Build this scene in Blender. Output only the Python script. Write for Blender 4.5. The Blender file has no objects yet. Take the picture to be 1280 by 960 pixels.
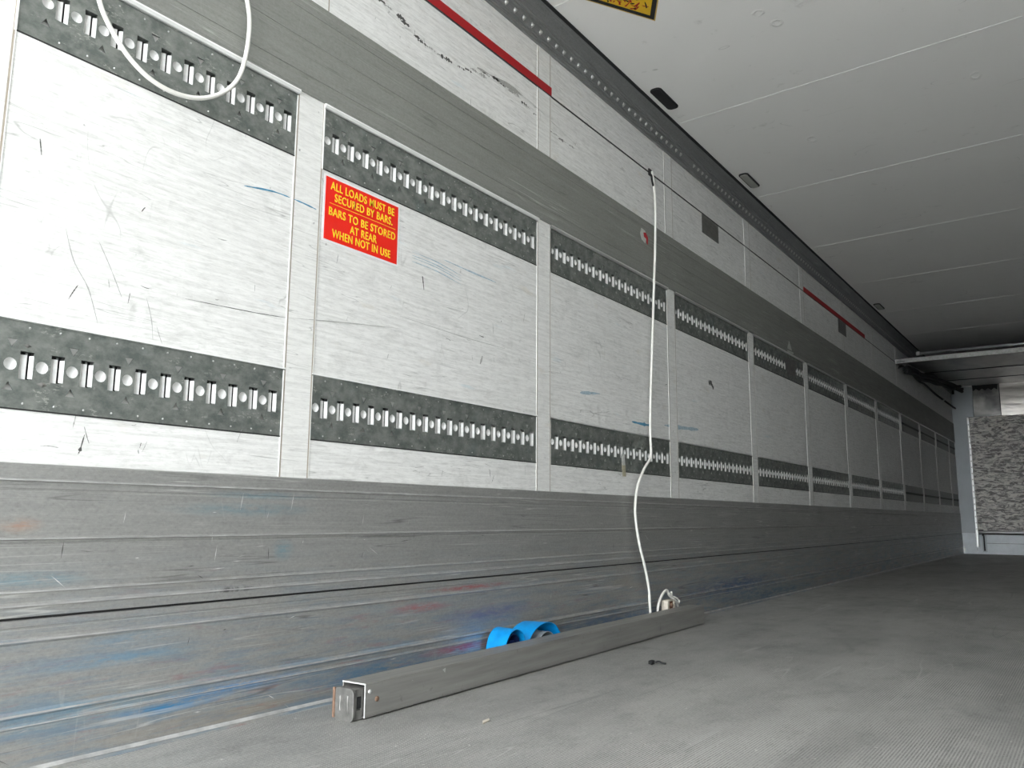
import bpy, bmesh, math, random
from mathutils import Vector, Matrix, Euler, noise
random.seed(7)
S = bpy.context.scene
COL = S.collection
S.unit_settings.system = 'METRIC'

# ------------------------------------------------------------------ camera, light, exposure
# x runs along the trailer (rear opening at x=-1.3, bulkhead at 14.1), y=0 is the left wall, z=0 the floor
cam_d = bpy.data.cameras.new('camera')
cam = bpy.data.objects.new('camera', cam_d)
COL.objects.link(cam)
cam_d.sensor_width = 36.0
cam_d.sensor_fit = 'HORIZONTAL'
cam_d.lens = 36.0 * 1033.5 / 1280.0
cam_d.clip_end = 500
yaw, pitch, roll = 0.6140, 0.1589, 0.0078
fw = Vector((math.cos(pitch) * math.cos(yaw), math.cos(pitch) * math.sin(yaw), math.sin(pitch)))
rt = fw.cross(Vector((0, 0, 1))).normalized()
up = rt.cross(fw)
r2 = rt * math.cos(roll) + up * math.sin(roll)
u2 = -rt * math.sin(roll) + up * math.cos(roll)
M = Matrix((r2, u2, -fw)).transposed().to_4x4()
M.translation = Vector((0, -1.7175, 0.4885))
cam.matrix_world = M
S.camera = cam

world = bpy.data.worlds.new('overcast_sky')
S.world = world
world.use_nodes = True
wn = world.node_tree
wn.nodes.clear()
wo = wn.nodes.new('ShaderNodeOutputWorld')
wb = wn.nodes.new('ShaderNodeBackground')
wb.inputs['Color'].default_value = (0.93, 0.97, 1.0, 1)
wb.inputs['Strength'].default_value = 9.0
wn.links.new(wb.outputs[0], wo.inputs[0])
# bright patch added to the sky behind the open rear, to light the bulkhead
wt = wn.nodes.new('ShaderNodeTexCoord')
wd_ = wn.nodes.new('ShaderNodeVectorMath'); wd_.operation = 'DOT_PRODUCT'
wn.links.new(wt.outputs['Generated'], wd_.inputs[0])
wd_.inputs[1].default_value = Vector((-1.0, -0.02, 0.03)).normalized()
wm = wn.nodes.new('ShaderNodeMapRange'); wm.interpolation_type = 'SMOOTHSTEP'
wn.links.new(wd_.outputs['Value'], wm.inputs[0])
wm.inputs[1].default_value = math.cos(math.radians(13)); wm.inputs[2].default_value = math.cos(math.radians(4))
wm.inputs[3].default_value = 8.7; wm.inputs[4].default_value = 25.0
wn.links.new(wm.outputs[0], wb.inputs['Strength'])

sun_d = bpy.data.lights.new('sun', 'SUN')
sun = bpy.data.objects.new('sun', sun_d)
COL.objects.link(sun)
sun_d.energy = 1.0
sun_d.angle = math.radians(55)
sun_d.color = (1.0, 0.985, 0.95)
sun.rotation_euler = Vector((1.0, 0.45, -0.36)).to_track_quat('-Z', 'Y').to_euler()

vs = S.view_settings
vs.view_transform = 'Standard'
vs.look = 'None'
vs.gamma = 1.0
vs.use_curve_mapping = False
vs.exposure = 0.02

# ------------------------------------------------------------------ node helpers
class NT:
    def __init__(self, name):
        self.m = bpy.data.materials.new(name)
        self.m.use_nodes = True
        self.t = self.m.node_tree
        self.t.nodes.clear()
        self.out = self.n('ShaderNodeOutputMaterial')
        self.p = self.n('ShaderNodeBsdfPrincipled')
        self.t.links.new(self.p.outputs[0], self.out.inputs[0])
        self.co = self.n('ShaderNodeNewGeometry').outputs['Position']
    def n(self, k, **kw):
        nd = self.t.nodes.new(k)
        for a, b in kw.items():
            setattr(nd, a, b)
        return nd
    def L(self, a, b):
        if isinstance(a, (int, float, tuple)):
            b.default_value = a
        else:
            self.t.links.new(a, b)
    def map(self, scale, loc=(0, 0, 0), rot=(0, 0, 0)):
        q = self.n('ShaderNodeMapping')
        self.L(self.co, q.inputs[0])
        q.inputs['Scale'].default_value = scale
        q.inputs['Location'].default_value = loc
        q.inputs['Rotation'].default_value = rot
        return q.outputs[0]
    def noise(self, scale, loc=(0, 0, 0), rot=(0, 0, 0), detail=3, rough=.55, dist=0):
        q = self.n('ShaderNodeTexNoise')
        self.L(self.map(scale, loc, rot), q.inputs['Vector'])
        q.inputs['Scale'].default_value = 1
        q.inputs['Detail'].default_value = detail
        q.inputs['Roughness'].default_value = rough
        q.inputs['Distortion'].default_value = dist
        return q.outputs[0]
    def math(self, op, a, b=0.0, c=0.0, clamp=False):
        q = self.n('ShaderNodeMath', operation=op, use_clamp=clamp)
        self.L(a, q.inputs[0]); self.L(b, q.inputs[1]); self.L(c, q.inputs[2])
        return q.outputs[0]
    def ramp(self, v, a, b, lo=0.0, hi=1.0):
        q = self.n('ShaderNodeMapRange')
        self.L(v, q.inputs[0])
        q.inputs[1].default_value = a; q.inputs[2].default_value = b
        q.inputs[3].default_value = lo; q.inputs[4].default_value = hi
        return q.outputs[0]
    def band(self, v, c, w):
        """1 where v is within w of c: thin contour lines of a noise"""
        d = self.math('ABSOLUTE', self.math('SUBTRACT', v, c))
        return self.ramp(d, 0, w, 1, 0)
    def mix(self, f, a, b, kind='MIX'):
        q = self.n('ShaderNodeMix', data_type='RGBA', blend_type=kind)
        self.L(f, q.inputs[0])
        for s, v in ((q.inputs[6], a), (q.inputs[7], b)):
            if isinstance(v, tuple):
                s.default_value = (v[0], v[1], v[2], 1)
            else:
                self.t.links.new(v, s)
        return q.outputs[2]
    def blob(self, c, r):
        """soft ellipsoid blob mask round c with radii r"""
        mp = self.map((1 / r[0], 1 / r[1], 1 / r[2]), (-c[0] / r[0], -c[1] / r[1], -c[2] / r[2]))
        q = self.n('ShaderNodeVectorMath', operation='LENGTH')
        self.L(mp, q.inputs[0])
        return self.ramp(q.outputs['Value'], 0.15, 1.0, 1, 0)
    def sep(self):
        q = self.n('ShaderNodeSeparateXYZ')
        self.L(self.co, q.inputs[0])
        return q.outputs
    def bump(self, h, strength=.3, dist=.002, prev=None):
        q = self.n('ShaderNodeBump')
        q.inputs['Strength'].default_value = strength
        q.inputs['Distance'].default_value = dist
        self.L(h, q.inputs['Height'])
        if prev is not None:
            self.L(prev, q.inputs['Normal'])
        return q.outputs[0]
    def set(self, col=None, rough=None, metal=None, nrm=None, spec=None):
        if col is not None:
            if isinstance(col, tuple):
                self.p.inputs['Base Color'].default_value = (col[0], col[1], col[2], 1)
            else:
                self.L(col, self.p.inputs['Base Color'])
        if rough is not None: self.L(rough, self.p.inputs['Roughness'])
        if metal is not None: self.L(metal, self.p.inputs['Metallic'])
        if nrm is not None: self.L(nrm, self.p.inputs['Normal'])
        if spec is not None: self.L(spec, self.p.inputs['Specular IOR Level'])
        return self.m

def plain(name, col, rough=.6, metal=0.0, var=.12, scale=30):
    t = NT(name)
    n = t.noise((scale,) * 3, detail=4)
    c = t.mix(t.ramp(n, .3, .7, 0, var), col, tuple(x * .45 for x in col))
    return t.set(c, rough, metal, t.bump(n, .1, .001))

MAT = {}
# worn white-painted wall sheet
def wall_white(name, base=(.83, .83, .815), dirt=1.0):
    t = NT(name)
    big = t.noise((1.3, 1, 2.2), detail=5)
    str_h = t.noise((5, 5, 95), rot=(0, .07, 0), detail=5, rough=.7)
    blot = t.noise((9, 9, 14), loc=(3, 0, 1), detail=6, rough=.72, dist=.6)
    str_v = t.noise((60, 20, 3), detail=3)
    c = t.mix(t.ramp(big, .35, .75, 0, .22 * dirt), base, (.62, .61, .58))
    c = t.mix(t.ramp(str_h, .42, .72, 0, .50 * dirt), c, (.44, .44, .42))
    grain = t.noise((22, 22, 130), rot=(0, .10, 0), loc=(2, 2, 2), detail=3, rough=.8)
    c = t.mix(t.ramp(grain, .50, .72, 0, .45 * dirt), c, (.42, .42, .40))
    c = t.mix(t.ramp(grain, .46, .28, 0, .5 * dirt), c, (.93, .93, .92))
    c = t.mix(t.ramp(blot, .56, .76, 0, .50 * dirt), c, (.45, .45, .43))
    c = t.mix(t.ramp(str_v, .58, .8, 0, .25 * dirt), c, (.9, .9, .89))
    # fine scratches: contours of stretched noises
    s1 = t.math('MULTIPLY', t.band(t.noise((1.4, 1, 26), rot=(0, .12, 0), detail=2, dist=.5), .5, .006), t.ramp(t.noise((3, 3, 6), loc=(7, 0, 0)), .5, .6))
    s2 = t.math('MULTIPLY', t.band(t.noise((7, 1, 3), rot=(0, .5, 0), loc=(2, 0, 4), detail=1, dist=.4), .52, .004), t.ramp(t.noise((4, 3, 4), loc=(1, 0, 9)), .57, .63))
    s3 = t.math('MULTIPLY', t.band(t.noise((18, 1, 4), loc=(5, 0, 2), detail=1), .5, .01), t.ramp(t.noise((9, 3, 9), loc=(4, 0, 3)), .60, .66))
    c = t.mix(t.math('MULTIPLY', s1, .55), c, (.20, .20, .19))
    c = t.mix(t.math('MULTIPLY', s2, .35), c, (.18, .18, .17))
    c = t.mix(t.math('MULTIPLY', s3, .22), c, (.22, .22, .21))
    # specks
    sp = t.noise((45, 45, 30), loc=(8, 8, 8), detail=2)
    c = t.mix(t.ramp(sp, .73, .78, 0, .7), c, (.15, .15, .14))
    # rusty yellow patches
    ru = t.math('MULTIPLY', t.ramp(t.noise((5, 5, 14), loc=(11, 2, 5), detail=4), .64, .74), .25)
    c = t.mix(ru, c, (.55, .47, .33))
    # pale blue rubbed marks
    bl = t.math('MULTIPLY', t.ramp(t.noise((3.5, 5, 22), loc=(21, 2, 15), detail=4), .66, .74), .30)
    c = t.mix(bl, c, (.42, .60, .68))
    h = t.math('ADD', t.math('MULTIPLY', blot, .6), t.math('MULTIPLY', str_h, .5))
    dent = t.noise((7, 5, 5), loc=(3, 3, 3), detail=1)
    b = t.bump(h, .25, .0015, t.bump(t.ramp(dent, .68, .8, 0, -1), .5, .006))
    return t.set(c, t.ramp(blot, .3, .7, .5, .66), 0.0, b, .3)
MAT['wall'] = wall_white('worn_white_wall_sheet')
MAT['post_white'] = wall_white('white_pilaster', (.82, .82, .80), .75)

t = NT('ceiling_paint')
big = t.noise((.8, .8, .8), detail=4)
mk = t.noise((14, 9, 9), detail=4, rough=.7)
c = t.mix(t.ramp(big, .35, .7, 0, .2), (.92, .91, .885), (.87, .87, .845))
c = t.mix(t.ramp(mk, .64, .74, 0, .3), c, (.42, .42, .38))
c = t.mix(t.math('MULTIPLY', t.band(t.noise((6, 2.5, 1), rot=(0, 0, .6), detail=1), .5, .003), t.ramp(t.noise((3, 3, 3), loc=(4, 4, 4)), .58, .64, 0, .5)), c, (.3, .3, .28))
h = None
for (cx, cy, rx, ry) in ((3.02, -.93, .10, .05), (3.17, -.80, .035, .03), (3.06, -.76, .03, .03), (4.33, -.62, .05, .03), (4.09, -1.42, .05, .03), (9.1, -.62, .12, .02), (9.3, -.95, .12, .02)):
    bb = t.blob((cx, cy, 2.5), (rx, ry, 1))
    ring = t.band(bb, .45, .35)
    h = ring if h is None else t.math('MAXIMUM', h, ring)
hn = t.math('MULTIPLY', h, t.ramp(t.noise((25, 25, 1)), .35, .6))
MAT['ceiling'] = t.set(c, .42, 0, t.bump(hn, .5, .008, t.bump(mk, .12, .002)), .4)

# extruded aluminium, brushed along x; smeared with blue and red near the floor
def alu(name, base, rough, metal, kick=False):
    t = NT(name)
    fine = t.noise((2.5, 40, 300), detail=4, rough=.75)
    mid = t.noise((3.2, 10, 42), detail=6, rough=.7)
    gran = t.noise((90, 90, 160), detail=3, rough=.8)
    blot = t.noise((6, 6, 9), detail=5, rough=.7, dist=.5)
    c = t.mix(t.ramp(mid, .42, .70, 0, .30), base, tuple(x * .6 for x in base))
    c = t.mix(t.ramp(gran, .52, .72, 0, .35), c, tuple(x * .5 for x in base))
    c = t.mix(t.ramp(gran, .48, .30, 0, .25), c, tuple(min(1, x * 1.5) for x in base))
    c = t.mix(t.ramp(fine, .5, .75, 0, .25), c, tuple(min(1, x * 1.5) for x in base))
    c = t.mix(t.ramp(blot, .55, .75, 0, .3), c, tuple(x * .6 for x in base))
    z = t.sep()[2]
    if kick:
        low = t.ramp(z, .42, .06)
        sm = t.noise((4.2, 3, 38), loc=(2, 0, 1), detail=7, rough=.72)
        sm2 = t.noise((4.5, 3, 34), loc=(9, 0, 4), detail=7, rough=.72)
        sm3 = t.noise((1.3, 3, 20), loc=(4, 0, 8), detail=4)
        fb = t.math('MULTIPLY', t.math('MULTIPLY', t.ramp(sm, .46, .62), low), .48)
        c = t.mix(fb, c, (.12, .27, .42))
        c = t.mix(t.math('MULTIPLY', t.math('MULTIPLY', t.ramp(sm2, .56, .7), low), .5), c, (.42, .13, .14))
        c = t.mix(t.math('MULTIPLY', t.math('MULTIPLY', t.ramp(sm3, .56, .7), low), .35), c, (.42, .33, .22))
        brk = t.ramp(t.noise((14, 3, 70), loc=(1, 1, 1), detail=6, rough=.75), .36, .56)
        for (x, zz, rx, rz, col, k) in ((1.12, .072, .17, .014, (.05, .30, .62), .9), (1.28, .088, .25, .02, (.05, .28, .6), .75),
                                        (.95, .10, .3, .035, (.10, .33, .5), .4), (1.75, .06, .35, .035, (.08, .27, .48), .7),
                                        (1.0, .19, .22, .02, (.12, .36, .58), .5), (1.02, .225, .16, .02, (.12, .36, .58), .35),
                                        (2.3, .17, .3, .03, (.14, .16, .38), .6), (2.15, .075, .22, .018, (.5, .07, .12), .8),
                                        (1.95, .215, .16, .018, (.55, .10, .12), .6), (2.2, .26, .25, .010, (.5, .06, .08), .7),
                                        (3.2, .06, .6, .05, (.05, .18, .40), .6), (4.6, .12, .9, .07, (.03, .12, .30), .7),
                                        (5.2, .04, 1.0, .05, (.03, .16, .28), .6), (.8, .36, .15, .02, (.15, .38, .5), .45),
                                        (1.3, .50, .25, .02, (.15, .36, .46), .4), (1.35, .535, .2, .012, (.13, .34, .45), .4),
                                        (1.42, .40, .04, .03, (.15, .36, .46), .5), (.78, .465, .05, .02, (.6, .3, .16), .45)):
            bm_ = t.math('MULTIPLY', t.math('MULTIPLY', t.blob((x, 0, zz), (rx, 2, rz)), brk), k)
            c = t.mix(bm_, c, col)
        # black rubber rub by the ridge
        bm_ = t.math('MULTIPLY', t.blob((1.27, 0, .312), (.09, 2, .008)), t.ramp(t.noise((60, 3, 12), rot=(0, .6, 0)), .4, .6))
        c = t.mix(bm_, c, (.03, .03, .03))
    # light and dark scratches
    l1 = t.math('MULTIPLY', t.band(t.noise((.9, 1, 45), loc=(1, 0, 6), rot=(0, .02, 0), detail=1), .5, .014), t.ramp(t.noise((2.2, 1, 9), loc=(5, 0, 5)), .5, .6))
    l2 = t.math('MULTIPLY', t.band(t.noise((1.1, 1, 38), loc=(3, 0, 2), rot=(0, -.03, 0), detail=1), .5, .014), t.ramp(t.noise((2.4, 1, 7), loc=(8, 0, 5)), .52, .62))
    l3 = t.math('MULTIPLY', t.band(t.noise((12, 1, 1.2), loc=(3, 0, 7), detail=1), .5, .008), t.ramp(t.noise((7, 1, 5), loc=(2, 0, 5)), .58, .66))
    c = t.mix(t.math('MULTIPLY', l1, .5), c, tuple(min(.9, x * 2.1) for x in base))
    c = t.mix(t.math('MULTIPLY', l2, .6), c, tuple(x * .3 for x in base))
    c = t.mix(t.math('MULTIPLY', l3, .15), c, tuple(min(.9, x * 1.9) for x in base))
    h = t.math('ADD', t.math('MULTIPLY', fine, .6), t.math('MULTIPLY', mid, 1.0))
    return t.set(c, t.ramp(mid, .3, .7, rough - .06, rough + .1), metal, t.bump(h, .22, .0012), .5)
MAT['kick'] = alu('scuffed_aluminium_kick_plate', (.40, .40, .385), .42, .55, True)
MAT['rub'] = alu('grey_rub_band', (.26, .265, .245), .60, .2)
MAT['cove'] = alu('dark_aluminium_cove', (.25, .255, .255), .42, .4)
MAT['alu'] = plain('brushed_aluminium', (.55, .55, .54), .38, .7, .2, 18)

# zinc plate of the load rails
t = NT('zinc_rail_plate')
sp = t.noise((20, 20, 26), detail=5, rough=.7)
wr = t.noise((70, 10, 160), loc=(1, 1, 1), detail=3, rough=.8)
wmask = t.ramp(t.noise((13, 3, 28), loc=(6, 0, 3), detail=1), .58, .62)
c = t.mix(t.ramp(sp, .38, .62), (.29, .305, .285), (.15, .168, .158))
c = t.mix(t.math('MULTIPLY', t.ramp(wr, .54, .62), t.math('MULTIPLY', wmask, .7)), c, (.5, .5, .46))
c = t.mix(t.ramp(t.noise((6, 3, 9), loc=(3, 0, 3)), .6, .72, 0, .35), c, (.20, .27, .27))
MAT['rail'] = t.set(c, t.ramp(sp, .3, .7, .36, .5), .55, t.bump(sp, .15, .001), .5)
MAT['rail_plain'] = plain('dull_infill_rail', (.24, .25, .24), .45, .45, .3, 14)
MAT['ridge'] = plain('worn_ridge_highlight', (.62, .62, .61), .4, .35, .75, 22)
MAT['liner'] = plain('bright_slot_liner', (.90, .90, .89), .4, .0, .25, 90)
MAT['strip'] = plain('white_edge_strip', (.86, .86, .85), .35, 0, .15, 25)
MAT['seam'] = plain('seam_sealant', (.40, .35, .29), .7, 0, .5, 40)
MAT['bead'] = plain('pale_seam_bead', (.84, .84, .82), .45, 0, .2, 20)
MAT['dark'] = plain('black_seam_gasket', (.02, .02, .02), .6, 0, .3, 50)
MAT['black'] = plain('black_rubber_and_slot_shade', (.012, .013, .014), .7, 0, .3, 60)
MAT['scuff'] = plain('dark_scuff', (.10, .10, .095), .7, 0, .5, 160)
MAT['scuff_faint'] = plain('faint_scuff', (.46, .46, .44), .7, 0, .6, 160)
MAT['scuff_blue'] = plain('blue_scuff', (.10, .34, .52), .6, 0, .8, 90)
MAT['scuff_paleblue'] = plain('pale_blue_scuff', (.48, .62, .70), .6, 0, .8, 90)
MAT['red'] = plain('red_tape', (.42, .004, .010), .6, 0, .15, 40)
MAT['sign_red'] = plain('red_notice_vinyl', (.86, .018, .008), .4, 0, .05, 30)
MAT['sign_white'] = plain('notice_white_edge', (.85, .83, .83), .4, 0, .05, 30)
MAT['sign_yellow'] = plain('notice_yellow_print', (.95, .68, .03), .4, 0, .05, 30)
MAT['warn_yellow'] = plain('warning_yellow', (.82, .50, .01), .45, 0, .1, 30)
MAT['warn_border'] = plain('warning_pale_edge', (.70, .50, .12), .45, 0, .1, 30)
MAT['cord'] = plain('white_cord_sheath', (.82, .81, .76), .45, 0, .12, 40)
MAT['brown'] = plain('brown_fitting', (.24, .10, .05), .6, 0, .5, 150)
MAT['cream'] = plain('cream_fitting', (.75, .68, .58), .5, 0, .3, 100)
MAT['patch'] = plain('grey_patch_plate', (.20, .20, .185), .45, .4, .5, 30)
MAT['lens'] = plain('grey_lamp_lens', (.40, .40, .36), .4, 0, .2, 60)
MAT['residue'] = plain('pale_sticker_residue', (.62, .63, .60), .6, 0, .5, 120)
MAT['steel'] = plain('worn_steel', (.27, .265, .25), .42, .5, .8, 45)
MAT['rust'] = plain('rusty_steel', (.26, .16, .11), .65, .2, .5, 90)
MAT['tag'] = plain('yellowed_tag', (.50, .46, .33), .6, 0, .6, 120)
MAT['post'] = plain('dimmed_white_post', (.47, .51, .53), .5, 0, .12, 6)  # the post is white; its dimness is put into this grey
MAT['kerb'] = plain('pale_grey_kerb', (.74, .79, .82), .4, 0, .3, 9)
MAT['ground'] = plain('concrete_yard', (.72, .71, .69), .9, 0, .3, 3)

# load bar: dull anodised aluminium with wear on the edge
t = NT('load_bar_aluminium')
a = t.noise((3, 60, 60), detail=4)
b_ = t.noise((25, 25, 25), detail=4, rough=.7)
c = t.mix(t.ramp(a, .35, .7), (.36, .355, .335), (.27, .265, .25))
c = t.mix(t.ramp(b_, .62, .72, 0, .5), c, (.16, .155, .14))
c = t.mix(t.ramp(t.noise((50, 50, 50), loc=(3, 3, 3)), .72, .76, 0, .8), c, (.6, .6, .58))
MAT['bar'] = t.set(c, .46, .45, t.bump(b_, .15, .001), .5)
MAT['bar_edge'] = plain('bare_cut_edge', (.85, .85, .84), .3, .3, .2, 60)

# blue strap
t = NT('blue_webbing')
w = t.noise((300, 30, 30), detail=2)
c = t.mix(t.ramp(t.noise((22, 22, 22)), .35, .65, 0, .7), (.0, .33, .80), (.0, .20, .55))
MAT['blue'] = t.set(c, .42, 0, t.bump(w, .2, .001), .5)
MAT['navy'] = plain('navy_arch_shade', (.005, .02, .10), .6, 0, .3, 60)  # paints the shade inside the strap's arch
MAT['blue_back'] = plain('grey_strap_underside', (.42, .47, .50), .5, 0, .4, 60)

# floor: fine cross-hatched anti-slip sheet
t = NT('anti_slip_floor')
xyz = t.sep()
k = 2 * math.pi / .0095
u_ = t.math('SINE', t.math('MULTIPLY', t.math('ADD', xyz[0], xyz[1]), k * .72))
v_ = t.math('SINE', t.math('MULTIPLY', t.math('SUBTRACT', xyz[0], xyz[1]), k * .72))
w1 = t.math('MULTIPLY', u_, v_)
worn = t.noise((1.0, 4.5, 1), rot=(0, 0, .05), detail=5, rough=.6)
worn2 = t.noise((5, 8, 1), loc=(3, 3, 0), detail=6, rough=.7)
big = t.noise((.7, 1.4, 1), loc=(1, 5, 0), detail=3)
c = t.mix(t.ramp(big, .35, .68), (.44, .435, .415), (.30, .30, .29))
c = t.mix(t.ramp(worn, .42, .72, 0, .55), c, (.16, .16, .155))
c = t.mix(t.ramp(worn2, .52, .74, 0, .5), c, (.14, .138, .13))
gr_ = t.noise((110, 110, 1), loc=(5, 2, 0), detail=3, rough=.8)
wz = t.math('MULTIPLY', t.ramp(t.noise((2.2, 3.5, 1), loc=(5, 2, 0), detail=4, rough=.7), .36, .62, .12, .9), t.ramp(gr_, .38, .58, .25, 1.0))
c = t.mix(t.ramp(gr_, .52, .7, 0, .5), c, (.10, .10, .09))
c = t.mix(t.ramp(gr_, .48, .32, 0, .4), c, (.62, .61, .58))
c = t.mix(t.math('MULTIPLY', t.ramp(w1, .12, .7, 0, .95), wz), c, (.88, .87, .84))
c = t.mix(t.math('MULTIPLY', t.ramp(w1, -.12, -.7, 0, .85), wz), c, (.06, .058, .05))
lt = t.math('MULTIPLY', t.band(t.noise((.5, 9, 1), rot=(0, 0, -.12), detail=1), .5, .006), t.ramp(t.noise((1.5, 3, 1), loc=(7, 7, 0)), .5, .6, 0, .5))
c = t.mix(lt, c, (.6, .6, .58))
dk = t.math('MULTIPLY', t.band(t.noise((.35, 9, 1), loc=(3, 9, 0), rot=(0, 0, .10), detail=0), .5, .012), t.ramp(t.noise((1.5, 3, 1), loc=(2, 7, 0)), .5, .62, 0, .35))
c = t.mix(dk, c, (.08, .08, .08))
sp = t.noise((60, 60, 1), loc=(8, 8, 8), detail=1)
c = t.mix(t.ramp(sp, .76, .8, 0, .8), c, (.75, .74, .7))
MAT['floor'] = t.set(c, t.ramp(worn2, .3, .7, .36, .58), .25, t.bump(w1, .35, .0008, t.bump(worn2, .2, .002)), .5)

# crumpled quilted foil of the front panel
t = NT('crumpled_silver_quilt')
q1 = t.noise((1, 8, 24), detail=6, rough=.78, dist=.9)
q2 = t.noise((1, 2, 45), detail=3, rough=.6)
c = t.mix(t.ramp(q1, .44, .54), (.30, .275, .26), (.99, .95, .90))  # foil highlights and dark folds painted into the colour
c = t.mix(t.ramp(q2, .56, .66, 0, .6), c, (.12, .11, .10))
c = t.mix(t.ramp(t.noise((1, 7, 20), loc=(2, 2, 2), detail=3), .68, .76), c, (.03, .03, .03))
MAT['quilt'] = t.set(c, .36, .3, t.bump(t.math('ADD', q1, t.math('MULTIPLY', q2, .5)), .8, .03), .5)
t = NT('dented_bare_sheet')
q1 = t.noise((1, 3, 4), detail=3, dist=.5)
q2 = t.noise((1, 3, 30), detail=4)
c = t.mix(t.ramp(q2, .4, .7, 0, .5), (.52, .49, .45), (.26, .25, .24))
MAT['sheet'] = t.set(c, .30, .8, t.bump(q1, .35, .03, t.bump(q2, .1, .003)), .5)
t = NT('dark_duct_sheet')  # mottled dark base, also on the left bulkhead sheet
q1 = t.noise((.8, 3, 4), detail=3, dist=.5)
c = t.mix(t.ramp(q1, .35, .7), (.30, .29, .27), (.10, .10, .10))
MAT['duct'] = t.set(c, .38, .6, t.bump(q1, .4, .03), .5)

# ------------------------------------------------------------------ mesh helpers
class MB:
    def __init__(self):
        self.v = []; self.f = []; self.mi = []; self.mats = []; self.sm = []
    def mat(self, m):
        if m not in self.mats: self.mats.append(m)
        return self.mats.index(m)
    def add(self, verts, faces, m, smooth=False):
        o = len(self.v); i = self.mat(m)
        self.v += [tuple(p) for p in verts]
        for f in faces:
            self.f.append([o + k for k in f]); self.mi.append(i); self.sm.append(smooth)
    def box(self, x0, x1, y0, y1, z0, z1, m, tf=None):
        vs_ = [(x, y, z) for x in (x0, x1) for y in (y0, y1) for z in (z0, z1)]
        if tf: vs_ = [tf(Vector(p)) for p in vs_]
        self.add(vs_, [(0, 1, 3, 2), (4, 6, 7, 5), (0, 4, 5, 1), (2, 3, 7, 6), (0, 2, 6, 4), (1, 5, 7, 3)], m)
    def prof(self, pts, x0, x1, m, closed=True, smooth=False):
        """profile of (y,z) points extruded along x"""
        n = len(pts)
        vs_ = [(x0, y, z) for y, z in pts] + [(x1, y, z) for y, z in pts]
        fs = [(i, (i + 1) % n, n + (i + 1) % n, n + i) for i in range(n if closed else n - 1)]
        if closed:
            fs += [tuple(range(n))[::-1], tuple(range(n, 2 * n))]
        self.add(vs_, fs, m, smooth)
    def prism(self, poly, axis, a, b, m):
        """polygon in the two other axes extruded along axis from a to b"""
        def P(p, w):
            q = list(p); q.insert(axis, w); return tuple(q)
        n = len(poly)
        self.add([P(p, a) for p in poly] + [P(p, b) for p in poly],
                 [(i, (i + 1) % n, n + (i + 1) % n, n + i) for i in range(n)] + [tuple(range(n))[::-1], tuple(range(n, 2 * n))], m)
    def tube(self, pts, r, m, seg=10, cap=True):
        pts = [Vector(p) for p in pts]
        n = len(pts); vs_ = []; fs = []
        prev = None
        for i, p in enumerate(pts):
            d = (pts[min(i + 1, n - 1)] - pts[max(i - 1, 0)]).normalized()
            if prev is None:
                a = d.cross(Vector((0, 0, 1)))
                if a.length < .1: a = d.cross(Vector((0, 1, 0)))
            else:
                a = prev - d * prev.dot(d)
            a.normalize(); b = d.cross(a); prev = a
            rr = r[i] if isinstance(r, (list, tuple)) else r
            for k in range(seg):
                an = 2 * math.pi * k / seg
                vs_.append(p + a * math.cos(an) * rr + b * math.sin(an) * rr)
        for i in range(n - 1):
            for k in range(seg):
                fs.append((i * seg + k, i * seg + (k + 1) % seg, (i + 1) * seg + (k + 1) % seg, (i + 1) * seg + k))
        if cap:
            fs.append(tuple(range(seg))[::-1]); fs.append(tuple((n - 1) * seg + k for k in range(seg)))
        self.add(vs_, fs, m, True)
    def build(self, name, parent=None, bevel=0):
        me = bpy.data.meshes.new(name)
        me.from_pydata(self.v, [], self.f)
        for m in self.mats: me.materials.append(MAT[m])
        for p, i, s in zip(me.polygons, self.mi, self.sm):
            p.material_index = i; p.use_smooth = s
        bm = bmesh.new(); bm.from_mesh(me)
        bmesh.ops.recalc_face_normals(bm, faces=bm.faces)
        bm.to_mesh(me); bm.free()
        o = bpy.data.objects.new(name, me)
        COL.objects.link(o)
        if parent: o.parent = parent
        if bevel:
            md = o.modifiers.new('bevel', 'BEVEL')
            md.width = bevel; md.segments = 2; md.limit_method = 'ANGLE'; md.angle_limit = math.radians(40)
        return o

def spline(pts, n=8):
    pts = [Vector(p) for p in pts]
    out = []
    for i in range(len(pts) - 1):
        p0 = pts[max(i - 1, 0)]; p1 = pts[i]; p2 = pts[i + 1]; p3 = pts[min(i + 2, len(pts) - 1)]
        for k in range(n):
            s = k / n
            out.append(.5 * ((2 * p1) + (-p0 + p2) * s + (2 * p0 - 5 * p1 + 4 * p2 - p3) * s * s + (-p0 + 3 * p1 - 3 * p2 + p3) * s ** 3))
    out.append(pts[-1])
    return out
def tag(o, label, cat, group=None):
    o['label'] = label; o['category'] = cat
    if group: o['group'] = group
    return o
def empty(name, loc, label, cat, group=None):
    o = bpy.data.objects.new(name, None); COL.objects.link(o)
    o.location = loc; o.empty_display_size = .1
    return tag(o, label, cat, group)
def struct(o):
    o['kind'] = 'structure'
    return o
def place_parts(root, parts):
    """parts were modelled in world coordinates: move their origin to the root"""
    L = root.location.copy()
    for p in parts:
        p.data.transform(Matrix.Translation(-L))
        p.parent = root
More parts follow.
